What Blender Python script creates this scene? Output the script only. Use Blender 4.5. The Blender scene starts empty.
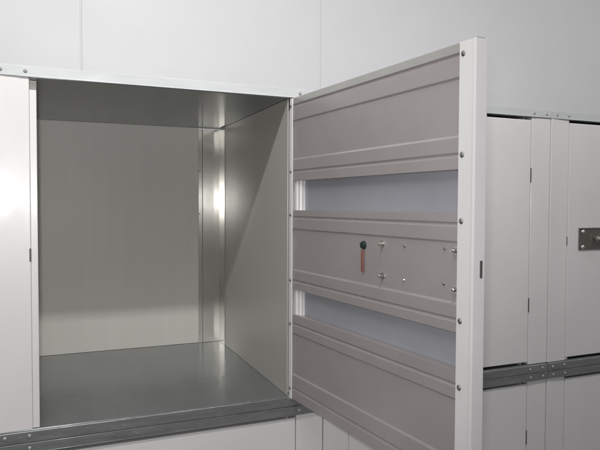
import bpy, bmesh, math, random
from mathutils import Vector, Matrix
random.seed(4)
sc = bpy.context.scene
col = sc.collection

# ------------------------------------------------------------------ materials
def material(name, color, rough=0.4, metallic=0.0, rough_var=0.1, col_var=0.05,
             scale=6.0, bump=0.0, bump_scale=140.0, coat=0.0, spec=0.5, stretch=(1, 1, 1),
             grime=0.0, grime_lo=0.66, grime_color=(0.2, 0.19, 0.17), wave=0.0):
    m = bpy.data.materials.new(name); m.use_nodes = True
    nt = m.node_tree; N = nt.nodes; L = nt.links
    b = N['Principled BSDF']
    tc = N.new('ShaderNodeTexCoord'); mp = N.new('ShaderNodeMapping')
    mp.inputs['Scale'].default_value = stretch
    L.new(tc.outputs['Object'], mp.inputs['Vector'])
    n1 = N.new('ShaderNodeTexNoise'); n1.inputs['Scale'].default_value = scale
    n1.inputs['Detail'].default_value = 6; n1.inputs['Roughness'].default_value = 0.6
    L.new(mp.outputs['Vector'], n1.inputs['Vector'])
    r = N.new('ShaderNodeValToRGB')
    r.color_ramp.elements[0].position = 0.3; r.color_ramp.elements[1].position = 0.7
    r.color_ramp.elements[0].color = tuple(c * (1 - col_var) for c in color) + (1,)
    r.color_ramp.elements[1].color = tuple(min(1, c * (1 + col_var)) for c in color) + (1,)
    L.new(n1.outputs['Fac'], r.inputs['Fac'])
    out = r.outputs['Color']
    if grime > 0:                                   # scattered scuffs and specks with a shape of their own
        g = N.new('ShaderNodeTexNoise'); g.inputs['Scale'].default_value = 55
        g.inputs['Detail'].default_value = 8; g.inputs['Roughness'].default_value = 0.75
        L.new(mp.outputs['Vector'], g.inputs['Vector'])
        gr = N.new('ShaderNodeValToRGB')
        gr.color_ramp.elements[0].position = grime_lo; gr.color_ramp.elements[1].position = grime_lo + 0.10
        gr.color_ramp.elements[0].color = (0, 0, 0, 1); gr.color_ramp.elements[1].color = (grime,) * 3 + (1,)
        L.new(g.outputs['Fac'], gr.inputs['Fac'])
        mx = N.new('ShaderNodeMixRGB'); mx.inputs['Color2'].default_value = tuple(grime_color) + (1,)
        L.new(gr.outputs['Color'], mx.inputs['Fac']); L.new(out, mx.inputs['Color1'])
        out = mx.outputs['Color']
    L.new(out, b.inputs['Base Color'])
    n2 = N.new('ShaderNodeTexNoise'); n2.inputs['Scale'].default_value = scale * 2.3
    n2.inputs['Detail'].default_value = 5
    L.new(mp.outputs['Vector'], n2.inputs['Vector'])
    mr = N.new('ShaderNodeMapRange')
    mr.inputs['From Min'].default_value = 0.3; mr.inputs['From Max'].default_value = 0.7
    mr.inputs['To Min'].default_value = max(0.05, rough - rough_var); mr.inputs['To Max'].default_value = rough + rough_var
    L.new(n2.outputs['Fac'], mr.inputs['Value']); L.new(mr.outputs['Result'], b.inputs['Roughness'])
    b.inputs['Metallic'].default_value = metallic
    b.inputs['Specular IOR Level'].default_value = spec
    if coat:
        b.inputs['Coat Weight'].default_value = coat; b.inputs['Coat Roughness'].default_value = 0.12
    last = None
    if bump > 0:
        n3 = N.new('ShaderNodeTexNoise'); n3.inputs['Scale'].default_value = bump_scale
        n3.inputs['Detail'].default_value = 3
        L.new(tc.outputs['Object'], n3.inputs['Vector'])
        bp = N.new('ShaderNodeBump'); bp.inputs['Strength'].default_value = bump
        bp.inputs['Distance'].default_value = 0.001
        L.new(n3.outputs['Fac'], bp.inputs['Height']); last = bp
    if wave > 0:                                    # slow oil-canning of thin sheet steel
        n4 = N.new('ShaderNodeTexNoise'); n4.inputs['Scale'].default_value = 2.2
        n4.inputs['Detail'].default_value = 1
        L.new(tc.outputs['Object'], n4.inputs['Vector'])
        b2 = N.new('ShaderNodeBump'); b2.inputs['Strength'].default_value = 1.0
        b2.inputs['Distance'].default_value = wave
        L.new(n4.outputs['Fac'], b2.inputs['Height'])
        if last: L.new(last.outputs['Normal'], b2.inputs['Normal'])
        last = b2
    if last: L.new(last.outputs['Normal'], b.inputs['Normal'])
    return m

M = {
 'white':   material('white_paint', (0.69, 0.675, 0.668), 0.34, coat=0.35, col_var=0.03, rough_var=0.05, scale=3.5, stretch=(1, 1, 0.6), bump=0.06, wave=0.0014, grime=0.16),
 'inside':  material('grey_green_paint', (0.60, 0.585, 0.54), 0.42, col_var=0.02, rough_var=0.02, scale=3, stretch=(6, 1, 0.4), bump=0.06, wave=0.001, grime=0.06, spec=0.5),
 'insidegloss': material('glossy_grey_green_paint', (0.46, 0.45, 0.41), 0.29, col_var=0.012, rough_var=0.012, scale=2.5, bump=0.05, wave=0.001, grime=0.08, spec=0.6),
 'post':    material('galvanised_post', (0.50, 0.49, 0.45), 0.15, metallic=0.6, col_var=0.03, rough_var=0.02, bump=0.02, wave=0.0004),
 'zinc':    material('galvanised_sheet', (0.245, 0.258, 0.26), 0.20, metallic=0.5, col_var=0.13, rough_var=0.02, scale=4, stretch=(1, 0.25, 1), wave=0.0006, grime=0.30, grime_lo=0.62, grime_color=(0.35, 0.35, 0.34)),
 'band':    material('dull_zinc_rail', (0.24, 0.25, 0.247), 0.31, metallic=0.5, col_var=0.2, rough_var=0.1, scale=9, stretch=(0.5, 1, 3), bump=0.12, grime=0.8, grime_lo=0.58, grime_color=(0.5, 0.5, 0.49)),
 'toprail': material('bright_zinc_rail', (0.62, 0.64, 0.64), 0.33, metallic=0.3, col_var=0.05, rough_var=0.06, stretch=(0.5, 1, 3), bump=0.1, grime=0.12),
 'beige':   material('pinkish_grey_primer', (0.345, 0.315, 0.311), 0.30, col_var=0.06, scale=3, rough_var=0.06, bump=0.06, wave=0.0015, grime=0.045),
 'trim':    material('pale_grey_trim', (0.45, 0.44, 0.42), 0.3, metallic=0.3, col_var=0.06, rough_var=0.08, grime=0.15),
 'skin':    material('lavender_sheet', (0.35, 0.355, 0.39), 0.33, col_var=0.05, rough_var=0.03, wave=0.001),
 'stilew':  material('white_stile_paint', (0.78, 0.762, 0.762), 0.33, col_var=0.02, rough_var=0.03, bump=0.06, wave=0.001, grime=0.06),
 'screw':   material('zinc_screw', (0.25, 0.245, 0.235), 0.48, metallic=0.9, col_var=0.1),
 'railscrew': material('dull_zinc_screw', (0.40, 0.40, 0.395), 0.45, metallic=0.5, col_var=0.1),
 'nut':     material('bright_zinc_nut', (0.75, 0.73, 0.70), 0.2, metallic=1.0, col_var=0.08),
 'dark':    material('dark_green_black', (0.016, 0.030, 0.026), 0.5, col_var=0.1),
 'slot':    material('dark_slot_shade', (0.09, 0.087, 0.083), 0.55, col_var=0.1),  # dark colour stands in for the shade inside slots
 'plate':   material('dark_bronze_plate', (0.15, 0.14, 0.12), 0.38, metallic=0.6, col_var=0.12, grime=0.2, grime_color=(0.4, 0.38, 0.34)),
 'copper':  material('copper_cam', (0.33, 0.135, 0.105), 0.45, metallic=0.35, col_var=0.15, scale=40),
 'wall':    material('painted_wall_panel', (0.675, 0.68, 0.692), 0.5, col_var=0.018, rough_var=0.04, scale=2.0, bump=0.05, wave=0.0015),
 'floor':   material('grey_concrete', (0.33, 0.32, 0.30), 0.6, col_var=0.15, scale=3.0, bump=0.4, bump_scale=60, grime=0.3),
}

# ------------------------------------------------------------------ helpers
def link(name, bm, m, parent=None, bevel=0.0, seg=2, solid=0.0, smooth=False):
    bmesh.ops.recalc_face_normals(bm, faces=bm.faces)
    me = bpy.data.meshes.new(name); bm.to_mesh(me); bm.free()
    me.materials.append(M[m])
    if smooth:
        for p in me.polygons: p.use_smooth = True
    o = bpy.data.objects.new(name, me); col.objects.link(o)
    if parent: o.parent = parent
    if solid:
        s = o.modifiers.new('thickness', 'SOLIDIFY'); s.thickness = solid; s.offset = 0
    if bevel:
        b = o.modifiers.new('edge', 'BEVEL'); b.width = bevel; b.segments = seg
        b.limit_method = 'ANGLE'; b.angle_limit = math.radians(12); b.harden_normals = False
    return o

def box(bm, x0, x1, y0, y1, z0, z1, mat=None):
    vs = [Vector((x, y, z)) for x in (x0, x1) for y in (y0, y1) for z in (z0, z1)]
    if mat: vs = [mat @ v for v in vs]
    v = [bm.verts.new(p) for p in vs]
    for f in ((0, 1, 3, 2), (4, 6, 7, 5), (0, 4, 5, 1), (2, 3, 7, 6), (0, 2, 6, 4), (1, 5, 7, 3)):
        bm.faces.new([v[i] for i in f])

def lathe(bm, prof, mat, n=16):
    """revolve (radius, height) about local +Z, placed by mat"""
    rings = []
    for r, h in prof:
        if r < 1e-6: rings.append([bm.verts.new(mat @ Vector((0, 0, h)))])
        else: rings.append([bm.verts.new(mat @ Vector((r * math.cos(2 * math.pi * i / n), r * math.sin(2 * math.pi * i / n), h))) for i in range(n)])
    for a, b in zip(rings, rings[1:]):
        if len(a) == 1 and len(b) == 1: continue
        for i in range(n):
            j = (i + 1) % n
            if len(b) == 1: bm.faces.new((a[i], a[j], b[0]))
            elif len(a) == 1: bm.faces.new((a[0], b[j], b[i]))
            else: bm.faces.new((a[i], a[j], b[j], b[i]))

def sweep(bm, prof, axis_pts):
    """open or closed profile given as two lists of points -> strip"""
    a = [bm.verts.new(p) for p in axis_pts[0]]; b = [bm.verts.new(p) for p in axis_pts[1]]
    for i in range(len(a) - 1): bm.faces.new((a[i], a[i + 1], b[i + 1], b[i]))

def thing(name, label, cat, loc, group=None):
    o = bpy.data.objects.new(name, None); col.objects.link(o)
    o.empty_display_size = 0.1; o.location = loc
    o['label'] = label; o['category'] = cat
    if group: o['group'] = group
    return o

def facing(x, y, z, d):
    """matrix whose local +Z points along d"""
    return Matrix.Translation((x, y, z)) @ Vector(d).to_track_quat('Z', 'Y').to_matrix().to_4x4()

def screw(parent, mat, r=0.0065, m='screw', name='screw'):
    bm = bmesh.new()
    mat = mat @ Matrix.Rotation(random.uniform(0, 3), 4, 'Z')
    lathe(bm, [(r * 1.25, 0), (r * 1.25, 0.0012), (r, 0.0014), (r * 0.95, 0.003), (r * 0.6, 0.0046), (r * 0.42, 0.0047), (r * 0.3, 0.0030), (0, 0.0030)], mat, 14)
    return link(name, bm, m, parent, smooth=True)

def dome_nut(parent, mat, r=0.0072, stem=0.016):
    bm = bmesh.new()
    lathe(bm, [(r * 1.45, 0), (r * 1.45, 0.0015), (r * 0.9, 0.0017)], mat, 18)            # washer
    hexp = [(r, 0.0015), (r, 0.0075), (r * 0.86, 0.009), (r * 0.55, 0.009)]
    lathe(bm, hexp, mat, 6)
    s = r * 0.52
    lathe(bm, [(s, 0.008), (s, stem - 0.002), (s * 0.75, stem), (0, stem)], mat, 12)
    return link('lock_bolt', bm, 'nut', parent)

# ------------------------------------------------------------------ setting
W, G, D = 1.1831, 1.2, 1.0212
FLOOR = -1.27
bm = bmesh.new()
vs = [bm.verts.new(p) for p in ((-9, -9, FLOOR), (9, -9, FLOOR), (9, 1.16, FLOOR), (-9, 1.16, FLOOR))]
bm.faces.new(vs)
fl = link('floor', bm, 'floor'); fl['kind'] = 'structure'

bm = bmesh.new()                                   # insulated wall panels, 4 mm joints between them
pw, x = 1.364, -0.8533 - 6 * 1.364
while x < 8:
    w_ = 2.728 if abs(x - 0.5107) < 0.01 else pw    # one wide panel at the right
    box(bm, x + 0.003, x + w_ - 0.003, 1.15, 1.19, FLOOR, 3.4); x += w_
box(bm, -9, 9, 1.1565, 1.17, FLOOR, 3.39)
wl = link('wall', bm, 'wall', bevel=0.004, seg=3); wl['kind'] = 'structure'

# ------------------------------------------------------------------ lockers
SW = 0.1165                                        # stile width
GR = 'storage lockers in two stacked tiers'
def locker(label, x0, z0, open_right=False, H=G, closed=True):
    """local frame: x 0..W, y 0 at the front, z 0 at the floor of the compartment, H at the top"""
    t = thing('storage_locker', label, 'locker', (x0, 0, z0), GR)
    xl, xr = SW, W - SW
    wl_, wr_ = (0.103, W - 0.1537)                 # inner faces of the side panels
    zc = H - 0.037
    e = 0.0015
    # carcass
    bm = bmesh.new(); box(bm, wl_ - 0.02, wl_, 0.045, D + 0.02, 0.001, zc - 0.001); link('side_panel', bm, 'inside', t, 0.001)
    bm = bmesh.new()
    yo = D - 0.117
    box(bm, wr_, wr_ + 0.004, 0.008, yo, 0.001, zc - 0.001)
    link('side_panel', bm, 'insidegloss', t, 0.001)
    bm = bmesh.new(); box(bm, wl_, wr_ - 0.117, D, D + 0.015, 0.001, zc - 0.001); link('back_panel', bm, 'inside', t, 0.001)
    bm = bmesh.new(); box(bm, 0.004, W - 0.004, 0.002, D + 0.03, zc, H - 0.004); link('roof_panel', bm, 'zinc', t, 0.001)
    bm = bmesh.new(); box(bm, 0.004, W - 0.004, 0.0015, D + 0.03, -0.030, 0.0); link('floor_panel', bm, 'zinc', t, 0.002)
    # corner posts: rolled angle section, back right and back left
    def angle_post(pts):
        bm = bmesh.new()
        sweep(bm, None, ([Vector((a, b, 0.0012)) for a, b in pts], [Vector((a, b, zc - 0.0065)) for a, b in pts]))
        return link('corner_post', bm, 'post', t, 0.0035, 3, solid=0.0016)
    bp_ = angle_post([(wr_ - 0.117, D + 0.006), (wr_ - 0.117, D - 0.007), (wr_ - 0.098, D - 0.007), (wr_ - 0.094, D - 0.003),
                (wr_ - 0.002, D - 0.003), (wr_ - 0.002, yo + 0.006), (wr_ + 0.008, yo + 0.006)])
    for zz in (0.06, 0.24, 0.47, 0.70, 0.93, 1.09):
        screw(bp_, facing(wr_ - 0.1125, D - 0.0078, zz, (0, -1, 0)), 0.0030, 'nut', 'rivet')
    # stiles: folded front face, stop strip set back behind the door
    for s in (0, 1):
        bm = bmesh.new()
        a, b = (e, xl) if s == 0 else (xr, W - e)
        z_b = 0.0 if s == 0 else -0.002
        if s == 0:                                  # thin face dished a little towards its free side
            pr = [(a, 0.04), (a, -0.0040), (a + 0.014, -0.0029), (a + 0.028, -0.0019), (a + 0.042, -0.0010), (a + 0.056, -0.0004), (a + 0.072, -0.0001), (a + 0.085, 0.0), (b, 0.0), (b, 0.04), (a, 0.04)]
            sweep(bm, None, ([Vector((px, py, 0.0015)) for px, py in pr], [Vector((px, py, H - 0.0345)) for px, py in pr]))
        else: box(bm, a, b, 0.0, 0.040, 0.0015, H - 0.0345)
        st = link('stile', bm, 'white', t, 0.0025, 3, smooth=(s == 0))
        if s == 0: st.modifiers['edge'].angle_limit = math.radians(30); st.modifiers['edge'].harden_normals = True
        bm = bmesh.new()
        if s == 0: box(bm, xl + 0.0003, xl + 0.0215, 0.005, 0.044, 0.002, H - 0.075)
        else: box(bm, xr - 0.0365, xr - 0.0003, 0.041, 0.046, 0.002, H - 0.075)
        link('door_stop', bm, 'white', t, 0.0015)
        if s == 0:
            bm = bmesh.new(); box(bm, xl + 0.0003, xl + 0.0215, 0.036, 0.046, H - 0.0745, H - 0.038)
            link('stop_bracket', bm, 'inside', t, 0.001)
            bm = bmesh.new(); box(bm, xl - 0.0045, xl + 0.0012, -0.0006, 0.012, 0.560, 0.604); link('strike_slot', bm, 'slot', t, 0.0008)  # slot not cut: its inner shade is this block's dark colour
    # rails
    bm = bmesh.new()
    yf = -0.006 if z0 >= 0 else -0.0115             # the rail under a base rail stands a little proud of it
    box(bm, e, W - e, yf, -0.0004, H - 0.034, H)
    box(bm, e, W - e, -0.0004, 0.05, H - 0.0038, H)
    box(bm, xl - 0.03, xr + 0.03, yf - 0.0012, yf, H - 0.0345, H - 0.031)
    tr = link('top_rail', bm, 'toprail' if z0 >= 0 else 'band', t, 0.0016)
    br = None
    if z0 >= 0:
        bm = bmesh.new(); box(bm, e, W - e, -0.0075, 0.001, -0.0405, -0.0028)
        br = link('base_rail', bm, 'band', t, 0.0026, 3)
    for xx in (0.033, SW - 0.010, W - SW + 0.008, W - 0.032):
        screw(tr, facing(xx, yf, H - 0.017, (0, -1, 0)), 0.0050, 'railscrew')
        if br: screw(br, facing(xx, -0.0075, -0.019 + random.uniform(-.002, .002), (0, -1, 0)), 0.0050, 'railscrew')
    if closed:
        bm = bmesh.new()
        box(bm, xl + 0.0035, xr - 0.0035, -0.0005, 0.032, 0.014, H - 0.049)
        d = link('door', bm, 'white', t, 0.003, 3)
        for zz in (0.895, 0.284):
            bm = bmesh.new(); box(bm, xr - 0.0055, xr + 0.0012, -0.0016, 0.012, zz - 0.033, zz + 0.033)
            link('hinge', bm, 'slot', d, 0.0008)  # dark block for the hinge leaf and the shade of its gap
        px0, px1, pz0, pz1 = xl + 0.073, xl + 0.420, 0.537, 0.645
        bm = bmesh.new()
        box(bm, px0, px1, -0.0065, -0.0007, pz0, pz1)
        box(bm, px0, px1, -0.0105, -0.0065, pz1 - 0.006, pz1)            # folded top lip
        link('lock_plate', bm, 'plate', d, 0.0014)
        bm = bmesh.new()                                                # sliding bolt in its two guides
        lathe(bm, [(0, 0), (0.008, 0), (0.010, 0.003), (0.010, 0.215), (0.008, 0.218), (0, 0.218)], facing(px0 + 0.095, -0.020, 0.591, (1, 0, 0)), 14)
        box(bm, px0 + 0.150, px0 + 0.175, -0.034, -0.0066, 0.572, 0.610)
        box(bm, px0 + 0.255, px0 + 0.280, -0.034, -0.0066, 0.572, 0.610)
        lathe(bm, [(0.005, 0), (0.005, 0.02), (0.010, 0.024), (0.0115, 0.032), (0.008, 0.039), (0, 0.041)], facing(px0 + 0.125, -0.026, 0.591, (0, -1, 0)), 14)
        link('slide_bolt', bm, 'nut', d)
        for bx in (px0 + 0.022, px1 - 0.022):
            for bz in (pz0 + 0.014, pz1 - 0.019):
                bm = bmesh.new()
                lathe(bm, [(0.0105, 0), (0.0102, 0.003), (0.0075, 0.0062), (0.003, 0.0078), (0, 0.008)], facing(bx, -0.0065, bz, (0, -1, 0)), 14)
                link('carriage_bolt', bm, 'nut', d, smooth=True)
    return t

open_locker = locker('open white steel locker with bare grey interior and its door swung out', -W, 0.0, closed=False)
proto = locker('closed upper locker half hidden behind the swung out door', 0.0, 0.0)

def copy_tree(o, parent=None):
    c = o.copy(); col.objects.link(c); c.parent = parent
    for ch in list(o.children): copy_tree(ch, c)
    return c
far = copy_tree(proto); far.location = (W, 0, 0)
far['label'] = 'closed upper locker at the right with dark lock plate on its door'
LOWZ = -0.0415 - G
low = locker('lower locker with white door directly below the open locker', -W, LOWZ)
low2 = copy_tree(low); low2.location = (0, 0, LOWZ)
low2['label'] = 'lower locker in the middle, below the one half hidden by the open door'
low3 = copy_tree(low); low3.location = (W, 0, LOWZ)
low3['label'] = 'lower locker below the one with the dark lock plate'

# ------------------------------------------------------------------ the open door
A = 0.104
DW, ZT, ZB, FLW, TH = 0.9686, 1.161, -0.007, 0.0561, 0.036
Hx, Hy = -0.1462 + W, -0.004                      # in the open locker's own frame
du, dn = Vector((math.sin(A), -math.cos(A), 0)), Vector((math.cos(A), math.sin(A), 0))
def P(s, z, t=0.0): return Vector((Hx, Hy, z)) + du * s + dn * t
DM = Matrix.Translation((Hx, Hy, 0)) @ Matrix(((du.x, dn.x, 0, 0), (du.y, dn.y, 0, 0), (0, 0, 1, 0), (0, 0, 0, 1)))   # x=s, y=t, z=z
bm = bmesh.new(); box(bm, 0.002, DW - 0.002, TH - 0.003, TH - 0.0006, ZB + 0.002, ZT - 0.002, DM)
door = link('door', bm, 'skin', open_locker, 0.0008)
door['label'] = 'open door showing pinkish grey stiffening panels between white stiles'

def stiffener(z_top, bead_t, sl_t, sl_b, bead_b, z_bot):
    t0, tf = 0.0045, 0.0088
    def bead(z): return [(z + 0.0065, t0), (z + 0.0025, t0 + 0.0042), (z - 0.0015, t0 + 0.0042), (z - 0.006, t0)]
    pr = [(z_top, TH - 0.005), (z_top, t0)] + bead(bead_t) + [(sl_t + 0.0028, t0), (sl_t - 0.0028, tf), (sl_b + 0.0032, tf), (sl_b - 0.0032, t0)] + bead(bead_b) + [(z_bot, t0), (z_bot, TH - 0.005)]
    bm = bmesh.new()
    s0, s1 = 0.0130, DW - FLW + 0.02
    sweep(bm, None, ([P(s0, z, t) for z, t in pr], [P(s1, z, t) for z, t in pr]))
    return link('stiffener_panel', bm, 'beige', door, 0.0022, 3, solid=0.0014)
stiffener(ZT - 0.001, 1.131, 1.075, 0.927, 0.880, 0.8440)
stiffener(0.7305, 0.703, 0.658, 0.500, 0.457, 0.4255)
stiffener(0.3265, 0.289, 0.252, 0.092, 0.036, ZB + 0.001)

bm = bmesh.new(); box(bm, 0.013, DW - FLW + 0.01, 0.0026, 0.0040, 1.1375, ZT + 0.0006, DM)
link('top_trim', bm, 'trim', door, 0.0007)

# free-edge stile: U channel, and hinge stile with an inner return seen through the gaps
def channel(pts, name='door_stile'):
    bm = bmesh.new()
    sweep(bm, None, ([P(s, ZB, t) for s, t in pts], [P(s, ZT, t) for s, t in pts]))
    return link(name, bm, 'stilew', door, 0.003, 3, solid=0.0016)
channel([(DW - FLW, 0.0035), (DW - FLW, 0.0), (DW - 0.012, 0.0), (DW - 0.006, -0.0008), (DW, 0.0), (DW, TH), (DW - 0.025, TH)])
channel([(0.0125, 0.003), (0.0125, 0.0), (-0.006, 0.0), (-0.006, TH), (0.03, TH)])
bm = bmesh.new()
pts = [(0.0135, 0.0125), (0.028, 0.0125), (0.032, 0.018), (0.046, 0.018), (0.049, 0.024), (0.062, 0.024), (0.062, TH - 0.004)]
sweep(bm, None, ([P(s, ZB + .01, t) for s, t in pts], [P(s, ZT - .01, t) for s, t in pts]))
link('hinge_return', bm, 'stilew', door, 0.0015, 2, solid=0.001)
bm = bmesh.new(); box(bm, DW - 0.030, DW - 0.003, 0.006, TH - 0.003, ZT - 0.02, ZT + 0.003, DM); link('end_cap', bm, 'slot', door, 0.001)
bm = bmesh.new(); box(bm, DW - 0.002, DW + 0.0012, 0.021, 0.030, 0.571, 0.615, DM); link('latch_slot', bm, 'slot', door, 0.0008)  # no hole cut, a dark block paints the shaded opening

bm = bmesh.new(); box(bm, 0.0, DW, TH + 0.0009, TH + 0.0022, ZB, ZT, DM); link('outer_sheet', bm, 'white', door, 0.0006)
bm = bmesh.new()
box(bm, 0.565, 0.918, TH + 0.0023, TH + 0.008, 0.521, 0.649, DM); box(bm, 0.565, 0.918, TH + 0.008, TH + 0.012, 0.643, 0.649, DM)
link('lock_plate', bm, 'plate', door, 0.0014)
bm = bmesh.new()
p = P(0.655, 0.585, TH + 0.022)
lathe(bm, [(0, 0), (0.008, 0), (0.010, 0.003), (0.010, 0.215), (0.008, 0.218), (0, 0.218)], facing(p.x, p.y, p.z, du), 14)
box(bm, 0.70, 0.725, TH + 0.0081, TH + 0.036, 0.566, 0.604, DM); box(bm, 0.80, 0.825, TH + 0.0081, TH + 0.036, 0.566, 0.604, DM)
link('slide_bolt', bm, 'nut', door)
inn = -dn
for z in (1.131, 0.879, 0.712, 0.4585, 0.288, 0.034):
    p = P(DW - FLW + 0.0125, z); screw(door, facing(p.x, p.y, p.z, inn), 0.0060)
    p = P(0.004, z); screw(door, facing(p.x, p.y, p.z, inn), 0.0048)
FT = 0.0080                                        # level of the panel's recessed field
for s, z in ((0.586, 0.634), (0.588, 0.537), (0.897, 0.635), (0.897, 0.535)):
    p = P(s, z, FT); dome_nut(door, facing(p.x, p.y, p.z, inn))
for s, z, m in ((0.692, 0.635, 'screw'), (0.690, 0.536, 'nut'), (0.858, 0.639, 'screw'), (0.856, 0.546, 'screw')):
    p = P(s, z, FT); screw(door, facing(p.x, p.y, p.z, inn), 0.0038, m, 'rivet')
p = P(0.488, 0.6247, FT)
bm = bmesh.new()
lathe(bm, [(0.0135, 0), (0.0135, 0.003), (0.011, 0.0045), (0.0105, 0.009), (0.009, 0.010), (0.004, 0.010), (0.004, 0.0115), (0, 0.0115)], facing(p.x, p.y, p.z, inn), 20)
link('lock_barrel', bm, 'dark', door)
bm = bmesh.new()
box(bm, 0.4828, 0.4945, FT - 0.0085, FT - 0.005, 0.541, 0.609, DM)
box(bm, 0.4835, 0.4938, FT - 0.005, FT - 0.0003, 0.541, 0.546, DM)
link('lock_cam', bm, 'copper', door, 0.002)

# ------------------------------------------------------------------ light
def area(name, loc, target, sx, sy, energy, color=(1, 1, 1)):
    l = bpy.data.lights.new(name, 'AREA'); l.shape = 'RECTANGLE'; l.size = sx; l.size_y = sy
    l.energy = energy; l.color = color
    o = bpy.data.objects.new(name, l); col.objects.link(o)
    o.location = loc
    o.rotation_euler = (Vector(target) - Vector(loc)).to_track_quat('-Z', 'Y').to_euler()
    return o
# fluorescent batten over the aisle, then an added fill at the right
area('tube_or_fill_lamp', (-0.75, -1.25, 2.35), (-0.75, 0.45, 1.55), 2.6, 0.06, 50, (1.0, 0.985, 0.97))
area('tube_or_fill_lamp', (2.9, -1.25, 2.35), (2.9, 0.45, 1.55), 2.4, 0.10, 17, (1.0, 0.98, 0.96))  # unseen lamp added to brighten the lockers at the right
# the camera's own flash
CAM = Vector((-1.0023, -2.1442, 0.7512))
yaw, pit, rol = 0.3969, -0.0338, 0.0042
fw = Vector((math.sin(yaw) * math.cos(pit), math.cos(yaw) * math.cos(pit), math.sin(pit)))
rt = Vector((math.cos(yaw), -math.sin(yaw), 0)); up = rt.cross(fw)
r2 = rt * math.cos(rol) + up * math.sin(rol); u2 = -rt * math.sin(rol) + up * math.cos(rol)
fl_ = bpy.data.lights.new('camera_flash', 'SPOT'); fl_.energy = 52; fl_.shadow_soft_size = 0.025
fl_.spot_size = math.radians(95); fl_.spot_blend = 0.7; fl_.color = (1.0, 0.985, 0.98)
fo = bpy.data.objects.new('camera_flash', fl_); col.objects.link(fo)
fo.location = CAM - r2 * 0.03 + u2 * 0.05
fo.rotation_euler = (fw - r2 * 0.25).to_track_quat('-Z', 'Y').to_euler()

w = bpy.data.worlds.new('World'); sc.world = w; w.use_nodes = True
w.node_tree.nodes['Background'].inputs['Color'].default_value = (0.96, 0.965, 1.0, 1)
w.node_tree.nodes['Background'].inputs['Strength'].default_value = 0.30

# ------------------------------------------------------------------ camera
cam = bpy.data.cameras.new('camera'); co = bpy.data.objects.new('camera', cam); col.objects.link(co)
cam.sensor_width = 36; cam.lens = 592.82 / 600 * 36; cam.clip_start = 0.02; cam.clip_end = 100
R = Matrix((r2, u2, -fw)).transposed().to_4x4()
co.matrix_world = Matrix.Translation(CAM) @ R
sc.camera = co
sc.view_settings.view_transform = 'Standard'; sc.view_settings.look = 'None'
sc.view_settings.exposure = 0; sc.view_settings.gamma = 1
sc.cycles.max_bounces = 10; sc.cycles.glossy_bounces = 6
sc.cycles.use_denoising = True
sc.cycles.blur_glossy = 0.0
sc.cycles.sample_clamp_indirect = 8
